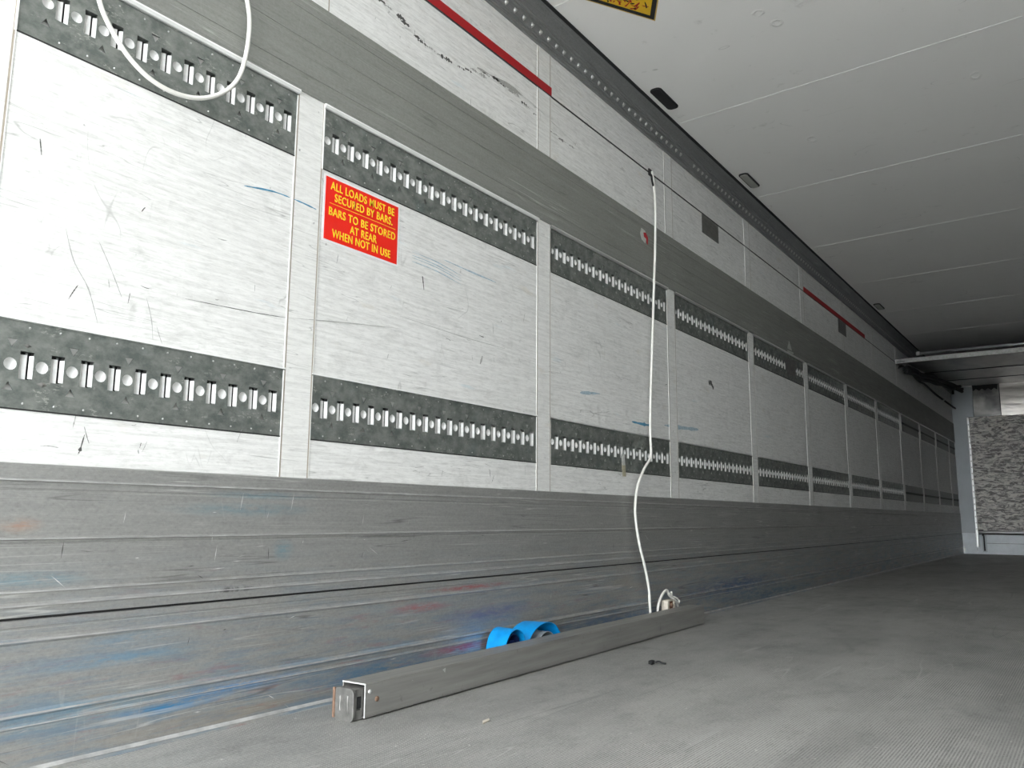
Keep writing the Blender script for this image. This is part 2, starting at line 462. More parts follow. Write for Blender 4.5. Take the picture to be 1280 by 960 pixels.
def sheet_with_holes(outer, holes, thick):
    """flat plate in local (x, y) with round and square holes, thickness along z"""
    cu = bpy.data.curves.new('tmp', 'CURVE')
    cu.dimensions = '2D'; cu.fill_mode = 'BOTH'; cu.extrude = thick / 2
    for poly in [outer] + holes:
        s = cu.splines.new('POLY')
        s.points.add(len(poly) - 1)
        for q, (a, b) in zip(s.points, poly): q.co = (a, b, 0, 1)
        s.use_cyclic_u = True
    ob = bpy.data.objects.new('tmp', cu); COL.objects.link(ob)
    bpy.context.view_layer.update()
    me = bpy.data.meshes.new_from_object(ob.evaluated_get(bpy.context.evaluated_depsgraph_get()))
    bpy.data.objects.remove(ob); bpy.data.curves.remove(cu)
    return me
def text_mesh(body, size, bold=0.0, spacing=1.0, extrude=.0004):
    cu = bpy.data.curves.new('tmp', 'FONT')
    cu.body = body; cu.size = size; cu.align_x = 'CENTER'; cu.align_y = 'BOTTOM_BASELINE'
    cu.offset = bold; cu.space_character = 1.10; cu.extrude = extrude
    ob = bpy.data.objects.new('tmp', cu); COL.objects.link(ob)
    bpy.context.view_layer.update()
    me = bpy.data.meshes.new_from_object(ob.evaluated_get(bpy.context.evaluated_depsgraph_get()))
    bpy.data.objects.remove(ob); bpy.data.curves.remove(cu)
    return me

# ------------------------------------------------------------------ trailer body
X0, X1 = -1.30, 14.12          # rear opening, bulkhead
YR = -2.46                     # right wall
ZC = 2.50                      # ceiling
ZK = .585                      # top of kick plate
ZL0, ZL1 = .687, .866          # lower rail row
ZU0, ZU1 = 1.4545, 1.638       # upper rail row
ZG = 1.934                     # top of grey rub band
ZH = 2.208                     # black seam
PB = lambda n: .2925 + 1.2 * n     # right edge of pilaster n = left edge of rail plate n
PW = .091
FIRST = .675                   # the first panel is cut short by the rear post

# --- left wall: sheets with recesses for the rails, pilasters, seams, scuffs
w = MB()
w.box(X0, X1, .03, .09, 0, ZC + .1, 'wall')
def sheets(x0, x1, m):
    w.box(x0, x1, 0, .03, ZK - .03, ZL0, m)
    w.box(x0, x1, 0, .03, ZL1, ZU0, m)
    w.box(x0, x1, 0, .03, ZU1, ZH - .0015, m)
    w.box(x0, x1, 0, .03, ZH + .0015, ZC + .1, m)
for n in range(0, 12):
    xa = FIRST if n == 0 else PB(n)
    xb = min(PB(n + 1) - PW, X1)
    sheets(xa + .0015, xb - .0015, 'wall')
    pa, pb = (X0, FIRST) if n == 0 else (PB(n) - PW, PB(n))
    w.box(pa, pb, -.0015, .03, ZK - .03, ZH - .0015, 'post_white')
    w.box(pa, pb, -.0015, .03, ZH + .0015, ZC + .1, 'post_white')
    for s, xx in ((-1, pa), (1, pb)):
        if xx == X0: continue
        w.box(xx - .0021, xx + .0021, -.0017, .004, ZK, ZC, 'seam')
        w.box(xx + s * .0034 - .0012, xx + s * .0034 + .0012, -.0020, 0, ZK, 2.4, 'bead')
w.box(X0, X1, .004, .03, ZH - .002, ZH + .002, 'dark')
w.box(X0, X1, 0, .03, 0, ZK - .03, 'wall')
def mark(pts, wd, m, y=-.0004, jit=.15):
    """thin tapered scuff on the wall, pts in (x, z)"""
    P = spline([(a, 0, b) for a, b in pts], 6)
    n = len(P); lo = []; hi = []
    for i, p in enumerate(P):
        d = (P[min(i + 1, n - 1)] - P[max(i - 1, 0)]).normalized()
        nn = Vector((-d.z, 0, d.x))
        q = wd * .5 * (math.sin(math.pi * (i + .35) / (n - .3)) ** .6) * (1 + random.uniform(-jit, jit) * 3)
        lo.append((p.x - nn.x * q, y, p.z - nn.z * q)); hi.append((p.x + nn.x * q, y, p.z + nn.z * q))
    w.add(lo + hi, [(i, i + 1, n + i + 1, n + i) for i in range(n - 1)], m)
mark([(1.10, .988), (1.30, .996), (1.40, 1.003)], .0022, 'scuff')
mark([(1.40, 1.003), (1.60, 1.03), (1.835, 1.057)], .0018, 'scuff_faint', y=-.0019)
mark([(1.242, 1.317), (1.33, 1.332), (1.39, 1.334)], .005, 'scuff_blue')
mark([(1.40, 1.333), (1.44, 1.332), (1.482, 1.329)], .004, 'scuff_blue', y=-.0019)
mark([(2.038, 1.331), (2.2, 1.326), (2.331, 1.324)], .005, 'scuff_paleblue')
for dz0 in (0, .012, .02, .031):
    mark([(1.88, 1.285 + dz0), (2.0, 1.283 + dz0), (2.13, 1.268 + dz0)], .003, 'scuff_paleblue')
mark([(1.932, 1.249), (1.936, 1.23), (1.941, 1.205)], .006, 'scuff')
mark([(.882, .608), (.886, .62), (.892, .650)], .005, 'scuff', jit=.3)
mark([(3.392, .921), (3.5, .920), (3.592, .922)], .015, 'scuff_blue')
mark([(3.74, .938), (3.95, .944), (4.167, .954)], .02, 'scuff_paleblue')
mark([(2.925, .996), (3.0, 1.004), (3.094, 1.013)], .012, 'scuff_paleblue')
mark([(.814, 1.076), (.836, 1.013), (.867, .968), (.88, .941), (.899, .888)], .0022, 'scuff_faint')
mark([(1.004, .969), (1.02, .921), (1.027, .876)], .0018, 'scuff_faint')
mark([(.886, 1.067), (.916, 1.016), (.947, .956)], .002, 'scuff_faint')
mark([(1.833, 1.097), (2.13, 1.089), (2.39, 1.09)], .002, 'scuff_faint')
mark([(.746, 1.248), (.749, 1.23), (.752, 1.214)], .0025, 'scuff')
mark([(2.243, 1.01), (2.25, 1.025), (2.256, 1.041)], .009, 'scuff_faint')
mark([(4.33, 1.225), (4.36, 1.235), (4.40, 1.205)], .022, 'scuff', jit=.5)
mark([(2.2, 2.10), (2.5, 2.12), (2.9, 2.075)], .010, 'scuff_faint', jit=.5)
for i in range(70):
    x = random.choice((random.uniform(.8, 1.3), random.uniform(1.55, 2.55), random.uniform(2.75, 5)))
    band_ = random.choice(((.6, .68), (.88, 1.24), (.88, 1.24), (1.95, 2.19)))
    z = random.uniform(*band_)
    a = random.choice((0, .1, 1.5, 1.2, -1.3)) + random.uniform(-.2, .2); l = random.uniform(.01, .045)
    if 1.45 < x < 1.86 and z > 1.2: continue
    mark([(x, z), (x + l * .5 * math.cos(a), z + l * .5 * math.sin(a) + random.uniform(-.002, .002)), (x + l * math.cos(a), z + l * math.sin(a))],
         random.uniform(.0012, .0028), random.choice(('scuff_faint', 'scuff_faint', 'scuff')))
# black rubbing line along the upper sheet
for i in range(34):
    x = 1.35 + i * .045 + random.uniform(-.02, .02)
    z = 2.075 + .03 * math.sin(i * .35) + random.uniform(-.006, .006)
    mark([(x, z), (x + .02, z + .003), (x + .045, z + .002)], random.uniform(.003, .010), random.choice(('scuff', 'scuff_faint')), jit=.4)
struct(w.build('wall_left'))

# --- kick plate: ribbed aluminium extrusion
k = MB()
prof = [(-.000, ZK), (-.008, ZK - .002), (-.008, .556), (-.012, .5535), (-.012, .5505), (-.008, .549), (-.008, .536), (-.0065, .534), (-.0065, .531), (-.008, .529),
        (-.008, .443), (-.012, .440), (-.012, .437), (-.008, .435), (-.008, .432), (-.0065, .430), (-.0065, .428), (-.008, .426),
        (-.008, .342), (-.011, .339), (-.011, .336), (-.009, .334), (-.009, .318), (-.012, .314), (-.012, .310), (-.010, .308), (-.010, .2905), (-.002, .2895), (-.002, .2855), (-.013, .284),
        (-.013, .272), (-.0115, .271), (-.0115, .268), (-.013, .267), (-.013, .252), (-.018, .248), (-.018, .244), (-.0145, .240), (-.0145, .118), (-.020, .113),
        (-.020, .108), (-.016, .104), (-.016, .094), (-.019, .091), (-.019, .088), (-.017, .086), (-.017, .012), (-.024, .004), (-.030, 0), (0, 0)]
k.prof(prof, X0, X1 - .02, 'kick')
for za, zb, yy in ((.5505, .5533, -.0123), (.4375, .4397, -.0123), (.3365, .3388, -.0113), (.3105, .3135, -.0122), (.2845, .2852, -.0131), (.245, .2475, -.0182), (.109, .1125, -.0202), (.0885, .0905, -.0192)):
    k.box(X0, X1 - .02, yy, yy + .002, za, zb, 'ridge')  # bright strips paint highlights on the worn ridge tops
k.box(X0, X1 - .02, -.0065, -.002, .2856, .2894, 'dark')
k.prof([(-.0175, .013), (-.0225, .007), (-.0235, .0065), (-.021, .004), (-.017, .006)], X0, X1 - .02, 'ridge')
# short scratches and knocks, slightly proud of the sheet
def kmark(x, z, l, a, wd, m, y):
    q = Vector((math.cos(a), 0, math.sin(a))); nn = Vector((-q.z, 0, q.x)) * wd * .5
    c = Vector((x, y, z))
    k.add([c, c + q * l * .5 - nn, c + q * l, c + q * l * .5 + nn], [(0, 1, 2, 3)], m)
for i in range(90):
    x = random.uniform(.75, 4.2) if i % 3 else random.uniform(.75, 2)
    z0, z1, y = random.choice(((.452, .525, -.0084), (.35, .424, -.0084), (.35, .424, -.0084), (.125, .235, -.0149), (.02, .082, -.0174)))
    kmark(x, random.uniform(z0, z1), random.uniform(.008, .05), random.choice((0, 0, .1, 1.4, 1.5, -.6)) + random.uniform(-.12, .12), random.uniform(.0008, .0022),
          random.choice(('scuff', 'bead', 'alu')), y)
struct(k.build('baseboard_left'))

# --- grey rub band on the wall
b = MB()
b.prof([(0, ZU1 + .012), (-.007, ZU1 + .013), (-.009, ZU1 + .02), (-.009, 1.70), (-.0075, 1.701), (-.0075, 1.703), (-.009, 1.704), (-.009, 1.80), (-.0078, 1.801), (-.0078, 1.803), (-.009, 1.804),
        (-.009, 1.885), (-.0075, 1.886), (-.0075, 1.889), (-.009, 1.89), (-.009, ZG - .006), (-.006, ZG), (0, ZG)], X0, X1 - .02, 'rub')
struct(b.build('trim_1'))

# --- corner rail between wall and ceiling, with its row of pressed lugs and the black seal
c_ = MB()
cp = [(0, 2.390), (-.010, 2.390), (-.013, 2.396), (-.013, 2.402), (-.018, 2.405), (-.018, 2.410), (-.024, 2.413), (-.024, 2.418), (-.026, 2.424), (-.034, 2.436), (-.034, 2.442),
      (-.042, 2.444), (-.042, 2.450), (-.049, 2.453), (-.050, 2.459), (-.060, 2.468), (-.085, 2.492), (-.090, 2.494), (-.090, ZC), (0, ZC)]
c_.prof(cp, X0, X1 - .02, 'cove')
i = 0
x = -1.2
while x < 13.5:
    # a little drop-shaped lug
    h_ = .010
    P = [(x - .015, -.0285, 2.437), (x + .015, -.0285, 2.437), (x + .008, -.025, 2.424), (x, -.0215, 2.413), (x - .008, -.025, 2.424)]
    Q = [(px_, py_ - .007, pz_ - .006) for px_, py_, pz_ in [(x - .006, -.0285, 2.435), (x + .006, -.0285, 2.435), (x + .004, -.026, 2.427), (x, -.0245, 2.423), (x - .004, -.026, 2.427)]]
    if not (4.0 < x < 4.1):
        c_.add(P + Q, [(0, 1, 6, 5), (1, 2, 7, 6), (2, 3, 8, 7), (3, 4, 9, 8), (4, 0, 5, 9), (5, 6, 7, 8, 9)], 'alu', True)
    x += .06
c_.box(X0, X1 - .02, -.102, -.089, ZC - .007, ZC - .0005, 'black')
struct(c_.build('trim_2'))

# --- ceiling with its sheet joints
ce = MB()
ce.box(X0, X1, YR, 0.0, ZC, ZC + .1, 'ceiling')
for n in range(0, 10):
    xc = 2.575 + 1.205 * n - .012
    def tf(p, xc=xc):
        return Vector((p.x + xc + .055 * (p.y + .1), p.y, p.z))
    ce.box(-.0022, .0022, YR + .02, -.102, ZC - .0012, ZC, 'bead' if n < 3 else 'ceiling', tf)
struct(ce.build('ceiling'))

fl = MB()
fl.box(X0, X1 + .6, YR, 0, -.14, 0, 'floor')
struct(fl.build('floor'))
wr_ = MB()
wr_.box(X0, X1, YR - .08, YR, 0, ZC + .1, 'wall')
wr_.prof([(YR, 0), (YR + .02, 0), (YR + .012, .58), (YR, ZK)], X0, X1 - .02, 'kick')
wr_.prof([(YR, ZU1), (YR + .009, ZU1), (YR + .009, ZG), (YR, ZG)], X0, X1 - .02, 'rub')
struct(wr_.build('wall_right'))
cr = MB()
cr.prof([(YR - y, z) for y, z in cp], X0, X1 - .02, 'cove')
struct(cr.build('trim_3'))
gr = MB()
gr.box(-60, 80, -60, 60, -1.3, -1.2, 'ground')
struct(gr.build('ground'))

# --- bulkhead: wall, corner post, bare sheets
wf = MB()
wf.box(X1, X1 + .12, YR - .1, .12, 0, ZC + .1, 'wall')
wf.box(X1 - .02, X1, -.637, -.29, .3, ZC, 'duct')  # darker base than the sheet beside it
wf.box(X1 - .022, X1, YR + .3, -.645, .3, ZC, 'sheet')
wf.box(X1 - .026, X1 - .019, -.646, -.636, 1.9, ZC, 'black')
struct(wf.build('wall_front'))
po = MB()
po.prism([(0, .300), (-.20, .300), (-.20, 2.02), (-.285, 2.02), (-.29, 2.47), (-.20, 2.485), (0, 2.485)], 0, X1 - .05, X1 - .001, 'post')
struct(po.build('trim_4', bevel=.006))
kb = MB()
kb.box(X1 - .07, X1 - .001, -.265, -.001, .03, .300, 'kerb')
kb.box(X1 - .07, X1 - .001, YR + .05, -.325, .03, .285, 'kerb')
kb.box(X1 - .062, X1 - .001, -.325, -.265, .03, .285, 'post')
kb.box(X1 - .085, X1 - .001, YR + .05, -.001, 0, .030, 'kerb')
kb.box(X1 - .073, X1 - .06, -.302, -.282, .045, .27, 'black')
kb.box(X1 - .0715, X1 - .069, YR + .05, -.325, .153, .158, 'dark')
kb.box(X1 - .0715, X1 - .069, -.20, -.195, .05, .30, 'dark')
kb.box(X1 - .075, X1 - .001, -.04, -.001, 0, .09, 'alu')
struct(kb.build('baseboard_front', bevel=.004))

# ------------------------------------------------------------------ load rails
PITCH = .0603
def circ(cx, cy, rx, ry, n=16):
    return [(cx + rx * math.cos(2 * math.pi * i / n), cy + ry * math.sin(2 * math.pi * i / n)) for i in range(n)]
def make_rail(name, x0, x1, z0, z1, slots_from_right=False, damage=None):
    """face plate with punched slots, holes and triangles; pressed liner behind it"""
    W = x1 - x0; H = z1 - z0; cz = H / 2
    offs = [.050 + PITCH * i for i in range(18)]
    if slots_from_right:
        offs = [o + (W - 1.109) for o in offs]
        offs = [o for o in offs if o > .03]
    cirs = [(o - PITCH / 2, i) for i, o in enumerate(offs)] + [(offs[-1] + PITCH / 2, len(offs))]
    cirs = [(o, i + (18 - len(offs))) for o, i in cirs if .014 < o < W - .012]
    holes = []
    for j, o in enumerate(offs):
        dz = 0
        holes.append([(o - .0135, cz - .028), (o + .0135, cz - .028), (o + .0135, cz + .028), (o - .0135, cz + .028)][::-1])
    for o, i in cirs:
        holes.append(circ(o, cz, .0125, .0125)[::-1])
        if i % 2 == 1:
            holes.append([(o - .010, cz + .050), (o + .010, cz + .050), (o, cz + .033)])
            holes.append([(o - .010, cz - .052), (o, cz - .035), (o + .010, cz - .052)])
    outer = [(.001, .001), (W - .001, .001), (W - .001, H - .001), (.001, H - .001)]
    me = sheet_with_holes(outer, holes, .002)
    me.transform(Matrix(((1, 0, 0, 0), (0, 0, -1, .001), (0, 1, 0, 0), (0, 0, 0, 1))))   # local z -> -y
    me.materials.clear(); me.materials.append(MAT['rail'])
    for p in me.polygons: p.use_smooth = False
    me.name = 'face_plate'
    # weld spots, edge lips
    q = MB()
    q.mat('rail')
    for o in offs:
        for zz in (cz - .076, cz + .076):
            q.add([(o + .0026 * math.cos(a * math.pi / 3), -.0001, zz + .0026 * math.sin(a * math.pi / 3)) for a in range(6)] + [(o, -.0026, zz)],
                  [(a, (a + 1) % 6, 6) for a in range(6)], 'alu', True)
    q.box(.0, W, -.0022, .001, H - .004, H - .001, 'rail')
    q.box(.0, W, -.0015, .001, .0, .003, 'dark')
    if damage:
        for (ox, oz, s) in damage:
            q.add([(ox - .02 * s, -.0005, oz), (ox, -.0005, oz - .011 * s), (ox + .02 * s, -.0005, oz), (ox, -.0005, oz + .009 * s), (ox, -.009 * s, oz)],
                  [(0, 1, 4), (1, 2, 4), (2, 3, 4), (3, 0, 4)], 'steel', True)
    bm = bmesh.new(); bm.from_mesh(me)
    qm = bpy.data.meshes.new('q'); qm.from_pydata(q.v, [], q.f)
    for p, i in zip(qm.polygons, q.mi): p.material_index = i
    bm2 = bmesh.new(); bm2.from_mesh(qm)
    bmesh.ops.recalc_face_normals(bm2, faces=bm2.faces); bm2.to_mesh(qm); bm2.free()
    bm.from_mesh(qm); bm.to_mesh(me); bm.free()
    for mm in q.mats[1:]: me.materials.append(MAT[mm])
    bpy.data.meshes.remove(qm)
    fp = bpy.data.objects.new('face_plate', me); COL.objects.link(fp)
    l = MB()
    for o in offs:
        a, b2 = o - .015, o + .015
        zb, zt = cz - .029, cz + .029
        m1 = o + .003
        # a ramp turned to the rear, a dark step, then the bright folded lip; at the top the black backing shows as painted shadow
        zt2 = cz + .0225
        l.add([(a, .014, zb), (m1, .008, zb), (m1, .008, zt2), (a, .014, zt2)], [(0, 1, 2, 3)], 'liner')
        l.add([(m1, .008, zb), (m1 + .0008, .018, zb), (m1 + .0008, .018, zt2), (m1, .008, zt2)], [(0, 1, 2, 3)], 'rail')
        l.add([(m1 + .0008, .018, zb), (m1 + .0045, .016, zb), (m1 + .0045, .016, zt), (m1 + .0008, .018, zt)], [(0, 1, 2, 3)], 'rail')
        l.add([(m1 + .0045, .009, zb + .004), (b2, .0026, zb + .004), (b2, .0026, zt2 - .001), (m1 + .0045, .009, zt2 - .001)], [(0, 1, 2, 3)], 'liner')
        l.add([(a, .019, zb), (b2, .019, zb), (b2, .019, zt), (a, .019, zt)], [(0, 1, 2, 3)], 'black')  # black sheet stands in for the shadow at the slot top
        l.add([(a, .019, zb), (a, .0021, zb), (a, .0021, zt), (a, .019, zt)], [(0, 1, 2, 3)], 'rail')
        for z_ in (zb, zt):
            l.add([(a, .0021, z_), (b2, .0021, z_), (b2, .019, z_), (a, .019, z_)], [(0, 1, 2, 3)], 'rail')
    for o, i in cirs:
        # shallow dish
        rings = []
        for r_, d in ((.0145, .0021), (.0122, .0090), (.006, .0125)):
            rings.append([(o + r_ * math.cos(2 * math.pi * k / 14), d, cz + r_ * math.sin(2 * math.pi * k / 14)) for k in range(14)])
        vs_ = rings[0] + rings[1] + rings[2] + [(o, .0130, cz)]
        fs = []
        for rr in (0, 14):
            fs += [(rr + k, rr + (k + 1) % 14, rr + 14 + (k + 1) % 14, rr + 14 + k) for k in range(14)]
        fs += [(28 + k, 28 + (k + 1) % 14, 42) for k in range(14)]
        l.add(vs_, fs, 'liner', True)
        if i % 2 == 1:
            for zz in (cz + .042, cz - .044):
                l.add([(o - .011, .0075, zz - .011), (o + .011, .0055, zz - .011), (o + .011, .003, zz + .011), (o - .011, .005, zz + .011)] if zz > cz else [(o - .011, .004, zz - .011), (o + .011, .003, zz - .011), (o + .011, .0075, zz + .011), (o - .011, .0085, zz + .011)], [(0, 1, 2, 3)], 'alu')
    lin = l.build('slot_liner')
    root = empty(name, (x0, 0, z0), '', 'rail')
    for p in (fp, lin): p.parent = root
    return root
def copy_thing(root, loc):
    r = root.copy(); COL.objects.link(r); r.location = loc
    for ch in list(root.children):
        c2 = ch.copy(); COL.objects.link(c2); c2.parent = r
    return r
ordinal = ['', 'first', 'second', 'third', 'fourth', 'fifth', 'sixth', 'seventh', 'eighth', 'ninth', 'tenth', 'eleventh', 'twelfth']
proto = None
for row, (z0, z1) in (('upper', (ZU0, ZU1)), ('lower', (ZL0, ZL1))):
    proto = None
    for n in range(0, 12):
        xa = FIRST if n == 0 else PB(n)
        xb = PB(n + 1) - PW
        H = z1 - z0
        if n == 0:
            dmg = [(.088, H / 2 + .040, .42), (.122, H / 2 - .034, .55)] if row == 'lower' else None
            r = make_rail('load_rail', xa, xb, z0, z1, True, dmg)
        elif n <= 7:
            if proto is None:
                proto = make_rail('load_rail', xa, xb, z0, z1); r = proto
            else:
                r = copy_thing(proto, (xa, 0, z0))
        else:
            xb = min(xb, X1 - .06)
            q = MB()
            q.box(.001, xb - xa - .001, .0, .002, .001, H - .001, 'rail_plain')
            q.box(.001, xb - xa - .001, -.002, .0, H / 2 - .012, H / 2 + .012, 'scuff')
            q.box(.001, xb - xa - .001, -.006, .0, H / 2 + .012, H / 2 + .017, 'rail_plain')
            fp = q.build('face_plate')
            r = empty('load_rail', (xa, 0, z0), '', 'rail'); fp.parent = r
        kind = 'slotted zinc load rail' if n <= 7 else 'plain dull load rail without slots'
        if n == 0:
            lab = ('short slotted zinc load rail under the looped white cord, upper row' if row == 'upper'
                   else 'short slotted load rail with two dented slots, lower row, at left edge of photo')
        elif n == 1:
            lab = ('slotted zinc load rail right above the red notice' if row == 'upper'
                   else 'slotted zinc load rail in lower row, two panels left of hanging cord, below red notice')
        elif n == 2:
            lab = ('slotted load rail in upper row that the hanging white cord crosses' if row == 'upper'
                   else 'slotted load rail in lower row with hanging cord and small tag across it')
        elif n == 3:
            lab = '%s load rail, %s row, first panel beyond the hanging white cord' % ('slotted zinc', row)
        else:
            lab = '%s, %s row, %s panel beyond the hanging white cord' % (kind, row, ordinal[n - 2])
        tag(r, lab, 'rail', 'load rails in the %s row of the left wall' % row)
        if row == 'upper':
            # white strip over every upper rail, part of the rail frame
            e = MB()
            e.prof([(0, z1 - z0), (-.006, z1 - z0 + .001), (-.011, z1 - z0 + .006), (-.010, z1 - z0 + .011), (0, z1 - z0 + .012)], 0, min(xb, X1 - .06) - xa, 'strip')
            e.box(0, .004, -.004, 0, 0, z1 - z0, 'strip')
            es = e.build('edge_strip', r)
            es['label'] = 'white strip along the top edge'
        else:
            e = MB()
            e.box(0, min(xb, X1 - .06) - xa, -.003, .001, z1 - z0 - .001, z1 - z0 + .003, 'strip')
            es = e.build('edge_strip', r)
            es['label'] = 'pale strip along the top edge'

# ------------------------------------------------------------------ notices, tapes and plates on the wall
def text_part(body, size, cx, zb, m, parent, width=None, bold=.0, y=-.0020):
    me = text_mesh(body, size, bold)
    me.transform(Matrix(((1, 0, 0, 0), (0, 0, -1, 0), (0, 1, 0, 0), (0, 0, 0, 1))))
    if width:
        xs = [v.co.x for v in me.vertices]
        s = width / (max(xs) - min(xs)); mid = (max(xs) + min(xs)) / 2
        for v in me.vertices: v.co.x = (v.co.x - mid) * s
    me.transform(Matrix.Translation((cx, y, zb)))
    me.materials.clear(); me.materials.append(MAT[m])
    o = bpy.data.objects.new('lettering', me); COL.objects.link(o); o.parent = parent
    return o
sg = empty('warning_notice', (1.661, 0, 1.348), 'red notice with yellow capitals about securing loads by bars, stuck under the upper rail', 'sign')
q = MB(); q.box(-.155, .155, -.0009, 0, -.098, .098, 'sign_white'); q.build('backing', sg)['label'] = 'thin white edge of the notice'
q = MB(); q.box(-.149, .149, -.0014, -.0009, -.0925, .0925, 'sign_red'); q.build('red_panel', sg)
q = MB(); q.box(-.132, .138, -.0018, -.0014, .0165, .0180, 'sign_yellow'); q.build('divider_line', sg)
CH = .0235 / .70
text_part('ALL LOADS MUST BE', CH, .0, .0585, 'sign_yellow', sg, .262, .0005)
text_part('SECURED BY BARS.', CH, .005, .0265, 'sign_yellow', sg, .238, .0005)
text_part('BARS TO BE STORED', CH, .002, -.0180, 'sign_yellow', sg, .272, .0005)
text_part('AT REAR', CH, .004, -.0500, 'sign_yellow', sg, .110, .0005)
text_part('WHEN NOT IN USE', CH, .0, -.0800, 'sign_yellow', sg, .238, .0005)
q = MB()
q.prism([(-.0385, .030), (-.0365, .040), (-.0375, .052), (-.035, .050), (-.0335, .038), (-.036, .027)], 1, -.0024, -.0018, 'scuff')
q.build('grime_smear', sg)['label'] = 'dark smudge over the lettering'

def tape(x0, x1, label):
    q = MB()
    q.box(x0, x1, -.004, 0, ZH + .002, ZH + .038, 'red')
    return tag(q.build('red_strip'), label, 'strip')
tape(.9, 2.700, 'long red strip along the black wall seam, nearest the camera, top of photo')
tape(6.30, 8.33, 'short dark red strip along the black wall seam deep in the trailer')
sm_ = MB(); sm_.tube([(X0, -.001, ZH), (X1 - .1, -.001, ZH)], .0035, 'dark', 6)
struct(sm_.build('trim_5'))

def patch(x0, x1, z0, z1, label):
    q = MB()
    q.box(x0, x1, -.004, 0, z0, z1, 'patch')
    for i in range(1, 6):
        z = z0 + (z1 - z0) * i / 6
        q.box(x0 + .01, x1 - .01, -.0055, -.004, z - .003, z + .003, 'patch')
    return tag(q.build('patch_plate'), label, 'plate')
patch(4.300, 4.545, 2.094, 2.203, 'grey ribbed plate hanging just below the black seam, nearer of the two')
patch(7.32, 7.585, 2.085, 2.200, 'grey ribbed plate below the far red strip')
# sticker remains
q = MB()
q.prism([(3.490, 1.85), (3.505, 1.880), (3.545, 1.875), (3.560, 1.845), (3.545, 1.812), (3.505, 1.822)], 1, -.0100, -.0088, 'residue')
q.prism([(3.525, 1.862), (3.552, 1.868), (3.575, 1.848), (3.572, 1.812), (3.560, 1.815), (3.552, 1.838), (3.530, 1.842)], 1, -.0106, -.0100, 'red')
tag(q.build('torn_sticker'), 'torn red and white sticker remnant on the grey band beside the hanging cord', 'sticker')
q = MB()
q.prism([(5.79, 1.675), (5.90, 1.675), (5.84, 1.740)], 1, -.0098, -.0088, 'residue')
q.prism([(5.79, 1.650), (5.93, 1.655), (5.93, 1.668), (5.79, 1.664)], 1, -.0098, -.0088, 'residue')
tag(q.build('triangle_sticker'), 'small pale triangular sticker on the grey band deep in the trailer', 'sticker')
q = MB()
q.prism([(5.72, 1.60), (6.02, 1.62), (5.98, 1.50), (5.80, 1.49)], 1, -.0016, -.0008, 'steel')
tag(q.build('worn_sticker'), 'faded trapezoid sticker on an upper load rail under the triangular sticker', 'sticker')
# tag hanging out of a slot in the lower rail
q = MB()
def tgf(p): return Vector((p.x, p.y - .001 - max(0, .745 - p.z) * .06, p.z))
for i in range(6):
    za = .667 + i * .0165; zb = za + .0165
    q.box(3.277, 3.308, -.0035, -.0025, za, zb, 'tag' if i < 3 else 'residue', tgf)
q.box(3.279, 3.306, -.0075, -.0068, .672, .684, 'scuff_faint', lambda p: p)
tag(q.build('paper_tag'), 'narrow yellowed tag hanging from a slot of the lower rail', 'tag')

# ------------------------------------------------------------------ ceiling fittings
def oblong(x0, x1, y0, y1, label, lens):
    def rr(m, n=6):
        P = []; r = (y1 - y0) / 2 * .75 - m
        for cx, cy, a0 in ((x1 - r - m, y1 - r - m, 0), (x0 + r + m, y1 - r - m, 90), (x0 + r + m, y0 + r + m, 180), (x1 - r - m, y0 + r + m, 270)):
            for i in range(n + 1):
                a = math.radians(a0 + 90 * i / n); P.append((cx + r * math.cos(a), cy + r * math.sin(a)))
        return P
    root = empty('ceiling_lamp' if lens else 'cover_plate', ((x0 + x1) / 2, (y0 + y1) / 2, ZC), label, 'lamp' if lens else 'cover')
    q = MB(); q.prism(rr(0), 2, ZC - .008, ZC, 'black'); a = q.build('rim' if lens else 'cover', bevel=.002)
    q = MB(); q.prism(rr(.007), 2, ZC - .011, ZC - .008, 'lens' if lens else 'black'); b2 = q.build('lens' if lens else 'insert', bevel=.001)
    place_parts(root, [a, b2])
oblong(3.365, 3.595, -.185, -.128, 'black oblong cover set in the ceiling beside the corner rail', False)
oblong(4.555, 4.795, -.187, -.130, 'oblong ceiling lamp with grey lens, nearer one', True)
oblong(8.17, 8.42, -.185, -.125, 'small dim oblong ceiling lamp with grey lens, far one', True)
# warning sign on the ceiling; only its corner shows
ws = empty('ceiling_warning_sign', (2.60, -.50, ZC), 'yellow warning sign with black border stuck to the ceiling at top of photo', 'sign')
# sign corner C, long edge direction a (towards the wall), second edge direction b (towards the rear)
CN = Vector((2.875, -.395)); ea = (Vector((2.595, -.232)) - CN).normalized(); eb = Vector((-ea.y, ea.x))
eb = eb if eb.y < 0 else -eb
eb = (Vector((2.755, -.466)) - CN).normalized()
def sp_(a, b2): return tuple(CN + ea * a + eb * b2)
q = MB(); q.prism([sp_(0, 0), sp_(.42, 0), sp_(.42, .34), sp_(0, .34)], 2, ZC - .0010, ZC, 'warn_border'); a1 = q.build('pale_edge')
q = MB(); q.prism([sp_(.006, .006), sp_(.414, .006), sp_(.414, .334), sp_(.006, .334)], 2, ZC - .0016, ZC - .001, 'black'); a2 = q.build('black_border')
q = MB(); q.prism([sp_(.028, .028), sp_(.392, .028), sp_(.392, .312), sp_(.028, .312)], 2, ZC - .0022, ZC - .0016, 'warn_yellow'); a3 = q.build('yellow_field')
q = MB()
rs = random.Random(4)
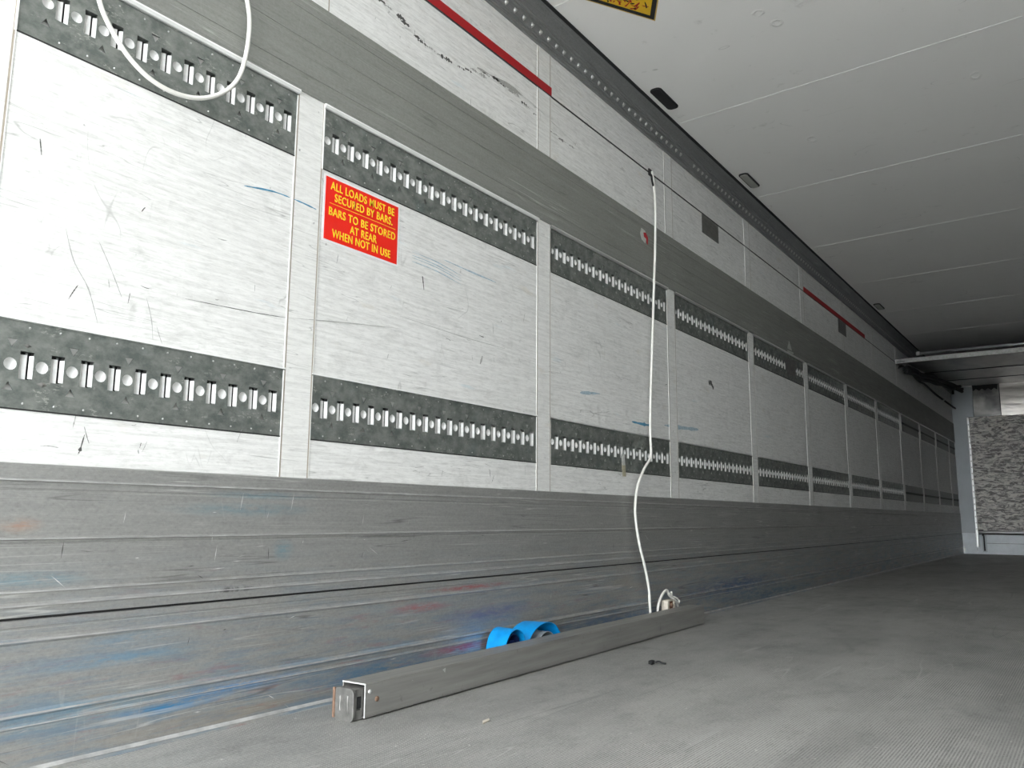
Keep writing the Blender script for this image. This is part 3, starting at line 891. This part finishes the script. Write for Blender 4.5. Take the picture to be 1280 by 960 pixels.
for i in range(110):
    a = rs.uniform(.05, .30); b2 = rs.uniform(.04, .20); l = rs.uniform(.006, .02); ww = rs.uniform(.003, .007)
    if a < .09 and b2 < .06: continue
    an = rs.uniform(0, 3.1)
    d1 = ea * math.cos(an) + eb * math.sin(an); d2 = ea * -math.sin(an) + eb * math.cos(an); c0 = CN + ea * a + eb * b2
    q.prism([tuple(c0 - d1 * l - d2 * ww * .5), tuple(c0 + d1 * l - d2 * ww * .3), tuple(c0 + d1 * l * .8 + d2 * ww * .5), tuple(c0 - d1 * l * .7 + d2 * ww)], 2, ZC - .0027, ZC - .0022, rs.choice(('red', 'red', 'black')))
a4 = q.build('worn_print'); a4['label'] = 'worn red and black picture'
place_parts(ws, [a1, a2, a3, a4])

# ------------------------------------------------------------------ cords
def unproj(px, py, y):
    d = fw + r2 * ((px - 640) / 1033.5) - u2 * ((py - 480) / 1033.5)
    o = Vector((0, -1.7175, .4885))
    return o + d * ((y - o.y) / d.y)
# real positions of the long cord, hanging from the seam hook
cpts = [(3.636, -.010, 2.215), (3.636, -.018, 2.15), (3.632, -.026, 2.04), (3.62, -.03, 1.92), (3.605, -.032, 1.78), (3.585, -.032, 1.60), (3.57, -.030, 1.42),
        (3.556, -.028, 1.25), (3.545, -.026, 1.12), (3.535, -.024, .98), (3.53, -.024, .87), (3.525, -.026, .77), (3.447, -.028, .705), (3.376, -.032, .63), (3.34, -.036, .545),
        (3.335, -.040, .475), (3.355, -.045, .375), (3.39, -.05, .285), (3.42, -.055, .185), (3.42, -.060, .09), (3.43, -.063, .04), (3.46, -.065, .012),
        (3.49, -.062, .03), (3.50, -.060, .09), (3.535, -.06, .135), (3.592, -.06, .160), (3.625, -.06, .135), (3.665, -.062, .115), (3.705, -.062, .09), (3.715, -.064, .03), (3.72, -.06, .010)]
hc = empty('hanging_cord', (3.636, 0, 0), 'long white cord hanging from the wall seam down behind the bar on the floor', 'cord')
q = MB(); q.tube(spline(cpts, 6), .0062, 'cord', 8); p1 = q.build('cable')
q = MB(); q.tube(spline([(3.640, -.062, .150), (3.655, -.058, .12), (3.668, -.060, .105), (3.672, -.064, .06), (3.665, -.07, .02)], 6), .0055, 'cord', 8)
q.tube(spline([(3.655, -.065, .120), (3.672, -.068, .108), (3.70, -.07, .095), (3.712, -.068, .105), (3.700, -.06, .118), (3.67, -.058, .125)], 5), .0045, 'cord', 8); p2 = q.build('loose_end')
q = MB(); q.tube(spline([(3.628, .001, 2.20), (3.622, -.012, 2.19), (3.622, -.016, 2.16), (3.632, -.018, 2.135)], 5), .005, 'black', 8)
q.box(3.612, 3.642, -.006, .0, 2.192, 2.226, 'dark'); p3 = q.build('hook')
place_parts(hc, [p1, p2, p3])
q = MB()
q.box(3.535, 3.645, -.088, -.045, .0, .012, 'cream')
q.box(3.555, 3.575, -.083, -.050, .012, .118, 'cream'); q.box(3.618, 3.636, -.083, -.050, .012, .112, 'cream'); q.box(3.575, 3.618, -.079, -.052, .075, .115, 'brown')
q.box(3.57, 3.62, -.084, -.050, .112, .119, 'cream')
q.tube([(3.597, -.088, .096), (3.597, -.072, .096)], .009, 'rust', 10)
tag(q.build('cord_clamp_block', bevel=.002), 'small cream and brown fitting behind the far end of the bar, between cord ends', 'fitting')
lp = [unproj(px, py, yy) for px, py, yy in ((112, -60, -.02), (119, -25, -.03), (124, 0, -.035), (130, 18, -.035), (142, 42, -.03), (160, 70, -.028), (181, 93, -.028), (205, 110, -.028), (230, 120, -.028),
      (255, 122.5, -.03), (280, 115, -.033), (297, 99, -.036), (306, 75, -.04), (311, 45, -.04), (311.5, 20, -.04), (308, -5, -.04), (300, -60, -.03), (296, -95, -.02))]
top_z = lp[-1]
q = MB(); q.tube(spline(lp, 7), .0056, 'cord', 10)
q.tube([(lp[0].x, .002, lp[0].z), (lp[0].x, -.028, lp[0].z)], .009, 'black', 8)
q.tube([(top_z.x, .002, top_z.z), (top_z.x, -.028, top_z.z)], .009, 'black', 8)
tag(q.build('looped_cord'), 'white cord hanging in a wide loop over the short upper load rail, top left', 'cord')

# ------------------------------------------------------------------ load bar on the floor
BA = Vector((1.515, -.222, 0)); BB = Vector((3.775, -.165, 0))
L_ = (BB - BA).length; ang = math.atan2(BB.y - BA.y, BB.x - BA.x)
lb = empty('load_bar', BA, 'long grey square aluminium load bar lying on the floor along the wall', 'bar')
lb.rotation_euler = (0, 0, ang)
HB, WB, TH = .080, .078, .0032
q = MB()
# hollow square tube: outer skin and inner skin
for (a0, a1, z0, z1) in ((0, WB, 0, TH), (0, WB, HB - TH, HB), (0, TH, TH, HB - TH), (WB - TH, WB, TH, HB - TH)):
    q.box(0, L_, a0, a1, z0 + .004, z1 + .004, 'bar')
q.build('tube', lb, bevel=.0012)
q = MB()
for (a0, a1, z0, z1) in ((0, WB, HB - TH, HB), (0, TH, 0, HB - TH)):
    q.box(-.0008, .0002, a0, a1, z0 + .004, z1 + .004, 'bar_edge')
e = q.build('cut_edge', lb); e['label'] = 'bright bare metal edge'
# telescopic steel end foot
q = MB()
a0, a1, z0, z1 = .008, .068, .001, .073
q.box(-.028, .30, a0, a1, z1 - .004, z1, 'steel'); q.box(-.028, .30, a0, a1, z0, z0 + .004, 'steel')
q.box(-.028, .30, a1 - .004, a1, z0, z1, 'steel')
q.box(-.004, .30, a0, a0 + .004, z0, z1, 'steel')
q.box(-.028, -.004, a0, a0 + .004, z0, z0 + .024, 'steel'); q.box(-.028, -.004, a0, a0 + .004, z1 - .018, z1, 'steel'); q.box(-.028, -.020, a0, a0 + .004, z0, z1, 'steel')
q.build('end_slide', lb, bevel=.002)
q = MB()
P = []
for cx, cz, s0 in ((a1 - .012, z1 - .012, 0), (a0 + .012, z1 - .012, 90), (a0 + .012, z0 + .012, 180), (a1 - .012, z0 + .012, 270)):
    for i in range(5):
        an = math.radians(s0 + 22.5 * i); P.append((cx + .015 * math.cos(an), cz + .015 * math.sin(an)))
q.prism(P, 0, -.036, -.026, 'steel')
q.tube([(-.034, .024, .018), (-.0345, .024, .060)], .005, 'steel', 8)
q.tube([(-.034, .05, .022), (-.034, .05, .058)], .004, 'steel', 8)
q.build('end_foot', lb, bevel=.003)
q = MB(); q.box(-.039, -.034, a1 - .003, a1 + .004, z0 + .004, z1 + .002, 'rust')
e = q.build('rusty_rim', lb, bevel=.001); e['label'] = 'rusty rim of the end foot'
q = MB(); q.box(-.020, -.004, a0 + .001, a0 + .012, .028, .054, 'black'); q.build('locking_slot', lb)
q = MB(); q.tube([(.040, -.0028, .043), (.040, .004, .043)], .0065, 'rust', 12); q.build('rivet', lb)
q = MB(); q.tube([(.014, -.0015, .064), (.014, .004, .064)], .005, 'bar_edge', 10); q.build('rivet', lb)
q = MB(); q.box(L_ - .003, L_ + .001, .004, WB - .004, .005, HB - .004, 'scuff'); q.build('end_plug', lb)
q = MB(); q.prism([(.30, .075), (.312, .078), (.31, .066)], 1, -.0008, .001, 'residue'); q.build('paint_chip', lb)

# ------------------------------------------------------------------ blue strap curled behind the bar
def ribbon(path, yf, yb, m, th=.0022):
    q = MB()
    P = spline([(a, 0, b2) for a, b2 in path], 7)
    n = len(P); vs_ = []
    for i, p in enumerate(P):
        d = (P[min(i + 1, n - 1)] - P[max(i - 1, 0)]).normalized(); nn = Vector((-d.z, 0, d.x)) * th
        s = i / (n - 1)
        f_ = yf[0] + (yf[1] - yf[0]) * s; bb = yb[0] + (yb[1] - yb[0]) * s
        sk = yb[2] if len(yb) > 2 else 0
        vs_ += [Vector((p.x, f_, p.z)), Vector((p.x + sk, bb, p.z)), Vector((p.x + sk, bb, p.z)) + nn, Vector((p.x, f_, p.z)) + nn]
    fs = []
    for i in range(n - 1):
        for k_ in range(4):
            fs.append((i * 4 + k_, i * 4 + (k_ + 1) % 4, (i + 1) * 4 + (k_ + 1) % 4, (i + 1) * 4 + k_))
    fs += [(0, 1, 2, 3), tuple((n - 1) * 4 + k_ for k_ in (3, 2, 1, 0))]
    q.add(vs_, fs, m, False)
    return q
bs = empty('blue_strap', (2.42, -.09, 0), 'bright blue strap curled in arches between the bar and the wall', 'strap')
pts_a = [(2.240, .003), (2.243, .05), (2.256, .090), (2.278, .113), (2.307, .121), (2.336, .112), (2.354, .088), (2.362, .04), (2.362, .006)]
pts_b = [(2.372, .004), (2.382, .05), (2.41, .092), (2.455, .116), (2.510, .124), (2.56, .110), (2.592, .078), (2.605, .035), (2.607, .004)]
pts_c = [(2.44, .004), (2.452, .045), (2.475, .078), (2.512, .092), (2.55, .080), (2.575, .045), (2.58, .004)]
pts_d = [(2.252, .004), (2.262, .06), (2.285, .098), (2.315, .104), (2.338, .075), (2.335, .035), (2.30, .03), (2.285, .06), (2.305, .085), (2.322, .06)]
pt = [ribbon(pts_a, (-.117, -.117), (-.032, -.032, .012), 'blue').build('webbing_loop'), ribbon(pts_b, (-.109, -.109), (-.030, -.030, -.02), 'blue').build('webbing_loop'),
      ribbon(pts_c, (-.104, -.104), (-.035, -.035), 'blue_back').build('strap_lining'), ribbon(pts_d, (-.108, -.108), (-.045, -.045), 'navy').build('inner_shade_coil')]  # navy coil added to darken the inside of the arch
place_parts(bs, pt)

# ------------------------------------------------------------------ bits on the floor
q = MB()
q.box(2.640, 2.668, -.443, -.427, 0, .012, 'black', lambda p: Vector((p.x + (p.y + .43) * .6, p.y, p.z)))
q.tube(spline([(2.655, -.446, .006), (2.658, -.458, .010), (2.664, -.468, .005), (2.668, -.480, .004)], 4), .0035, 'black', 6)
tag(q.build('debris_scrap', bevel=.002), 'small black scrap lying on the floor beyond the bar', 'debris')
q = MB(); q.prism([(1.655, -.474), (1.69, -.468), (1.70, -.458), (1.672, -.460)], 2, 0.0004, .0035, 'cream')
tag(q.build('wood_chip'), 'tiny pale chip on the floor in front of the bar', 'debris')

# ------------------------------------------------------------------ bulkhead fittings
# air duct cover sloping up from its front bar to the bulkhead
YD = YR + .05
def dz(x): return 2.215 + (x - 9.8) * (2.445 - 2.215) / (13.7 - 9.8)
dc = empty('air_duct_cover', (9.8, -1.2, 2.215), 'dull metal duct cover sloping under the far ceiling, with front crossbar', 'duct')
q = MB()
vs_ = []
for x in (9.82, 13.72):
    vs_ += [(x, -.07, dz(x)), (x, YD, dz(x)), (x, YD, dz(x) + .03), (x, -.07, dz(x) + .03)]
q.add(vs_, [(0, 1, 2, 3), (4, 7, 6, 5), (0, 4, 5, 1), (1, 5, 6, 2), (2, 6, 7, 3), (3, 7, 4, 0)], 'duct')
for x in (11.3, 12.6):
    q.box(x, x + .02, YD, -.07, dz(x) - .006, dz(x), 'black')
pa = q.build('cover_sheet')
q = MB(); q.box(9.79, 9.83, YD - .02, -.003, 2.190, 2.238, 'steel')
q.box(9.785, 9.795, -.10, -.02, 2.206, 2.212, 'black')
pb_ = q.build('crossbar', bevel=.003)
q = MB(); q.box(9.86, 13.7, -.10, -.08, 2.26, 2.46, 'duct'); 
pc_ = q.build('side_sheet')
place_parts(dc, [pa, pb_])
bpy.data.objects.remove(pc_)
ru = MB(); ru.tube([(9.92, -.20, 2.300), (9.92, YD, 2.300)], .017, 'alu', 12)
ru.box(9.90, 9.94, -.235, -.20, 2.28, 2.32, 'steel')
ru.box(9.905, 9.935, -.26, -.245, 2.285, 2.315, 'residue')
tag(ru.build('roller_tube'), 'thin metal tube running across above the duct crossbar', 'tube')
# black hoses and cables in the corner
q = MB()
q.tube(spline([(9.9, -.012, 2.16), (10.1, -.02, 2.205), (10.5, -.03, 2.199), (11.1, -.03, 2.17), (11.5, -.03, 2.185), (12.4, -.03, 2.165), (13.0, -.03, 2.17), (13.8, -.04, 2.165), (14.05, -.05, 2.16)], 6), .013, 'black', 8)
q.tube([(12.95, -.03, 2.170), (13.03, -.032, 2.171)], .019, 'residue', 8)
tag(q.build('wall_cable'), 'black cable sagging along the far wall toward the corner post', 'cable')
q = MB()
rs = random.Random(3)
for k_ in range(7):
    P = []
    for i in range(9):
        s = i / 8
        x = 9.95 + 3.3 * s
        P.append((x, -.075 - .16 * s + rs.uniform(-.025, .025), dz(min(x, 13.7)) - .045 - k_ * .010 + rs.uniform(-.03, .01)))
    q.tube(spline(P, 5), rs.uniform(.012, .03), 'black', 8)
tag(q.build('hose_bundle'), 'tangle of black hoses under the left edge of the duct cover', 'hose')
q = MB()
P = [(-.29, 2.50)]
ys = [-.30, -.34, -.38, -.42, -.46, -.50, -.54, -.58, -.62]
P = [(-.29, 2.495)] + [(y, 2.42 + (.02 if i % 2 else -.012)) for i, y in enumerate(ys)] + [(-.63, 2.495)]
q.prism(P, 0, X1 - .035, X1 - .025, 'black')
tag(q.build('rubber_flap'), 'ragged black rubber flap at the top of the bulkhead', 'flap')
q = MB(); q.box(X1 - .10, X1 - .05, -.05, -.02, 2.38, 2.455, 'black'); q.box(X1 - .075, X1 - .05, -.08, -.005, 2.45, 2.47, 'alu')
tag(q.build('corner_bracket', bevel=.002), 'small black bracket at the top of the far corner post', 'bracket')

# quilted silver panel, crumpled at the bottom, standing before the bulkhead
fp = empty('insulated_panel', (13.98, -1.2, .31), 'crumpled silver panel covering the bulkhead at the far end', 'panel')
q = MB()
NY, NZ = 60, 60
vs_ = []
for i in range(NZ + 1):
    for j in range(NY + 1):
        y = -.205 - (2.05) * j / NY; z = .325 + (2.005 - .325) * i / NZ
        d = noise.noise(Vector((y * 5, 0, z * 14))) * .012 + noise.noise(Vector((y * 14, 3, z * 30))) * .006
        if i < 3: d += noise.noise(Vector((y * 16, 9, 0))) * .03
        vs_.append((13.98 - d, y, z + noise.noise(Vector((y * 9, 5, 0))) * (.006 if i == NZ else 0)))
fs = [(i * (NY + 1) + j, i * (NY + 1) + j + 1, (i + 1) * (NY + 1) + j + 1, (i + 1) * (NY + 1) + j) for i in range(NZ) for j in range(NY)]
q.add(vs_, fs, 'quilt', True)
q.box(14.0, 14.05, -2.255, -.205, .33, 2.0, 'quilt')
a1 = q.build('quilted_face')
q = MB(); q.box(13.955, 14.05, -.232, -.200, .10, 2.005, 'alu')
for z in [i * .09 + .35 for i in range(18)]: q.box(13.951, 13.956, -.224, -.210, z, z + .02, 'scuff')
a2 = q.build('edge_frame', bevel=.003)
q = MB()
P = []
for j in range(41):
    y = -.24 - 2.0 * j / 40
    P.append((13.945 + .01 * noise.noise(Vector((y * 20, 0, 0))), y, .315 + .012 * noise.noise(Vector((y * 15, 2, 0)))))
q.tube(P, [.022 + .008 * noise.noise(Vector((p[1] * 25, 7, 0))) for p in P], 'alu', 8)
q.box(13.93, 14.04, -2.2, -.24, .283, .292, 'black')
a3 = q.build('bottom_lip')
q = MB(); q.box(13.95, 14.02, -.30, -.24, .335, .352, 'black'); q.box(13.96, 14.02, -.30, -.28, .26, .335, 'black')
a4 = q.build('latch', bevel=.002)
place_parts(fp, [a1, a2, a3, a4])
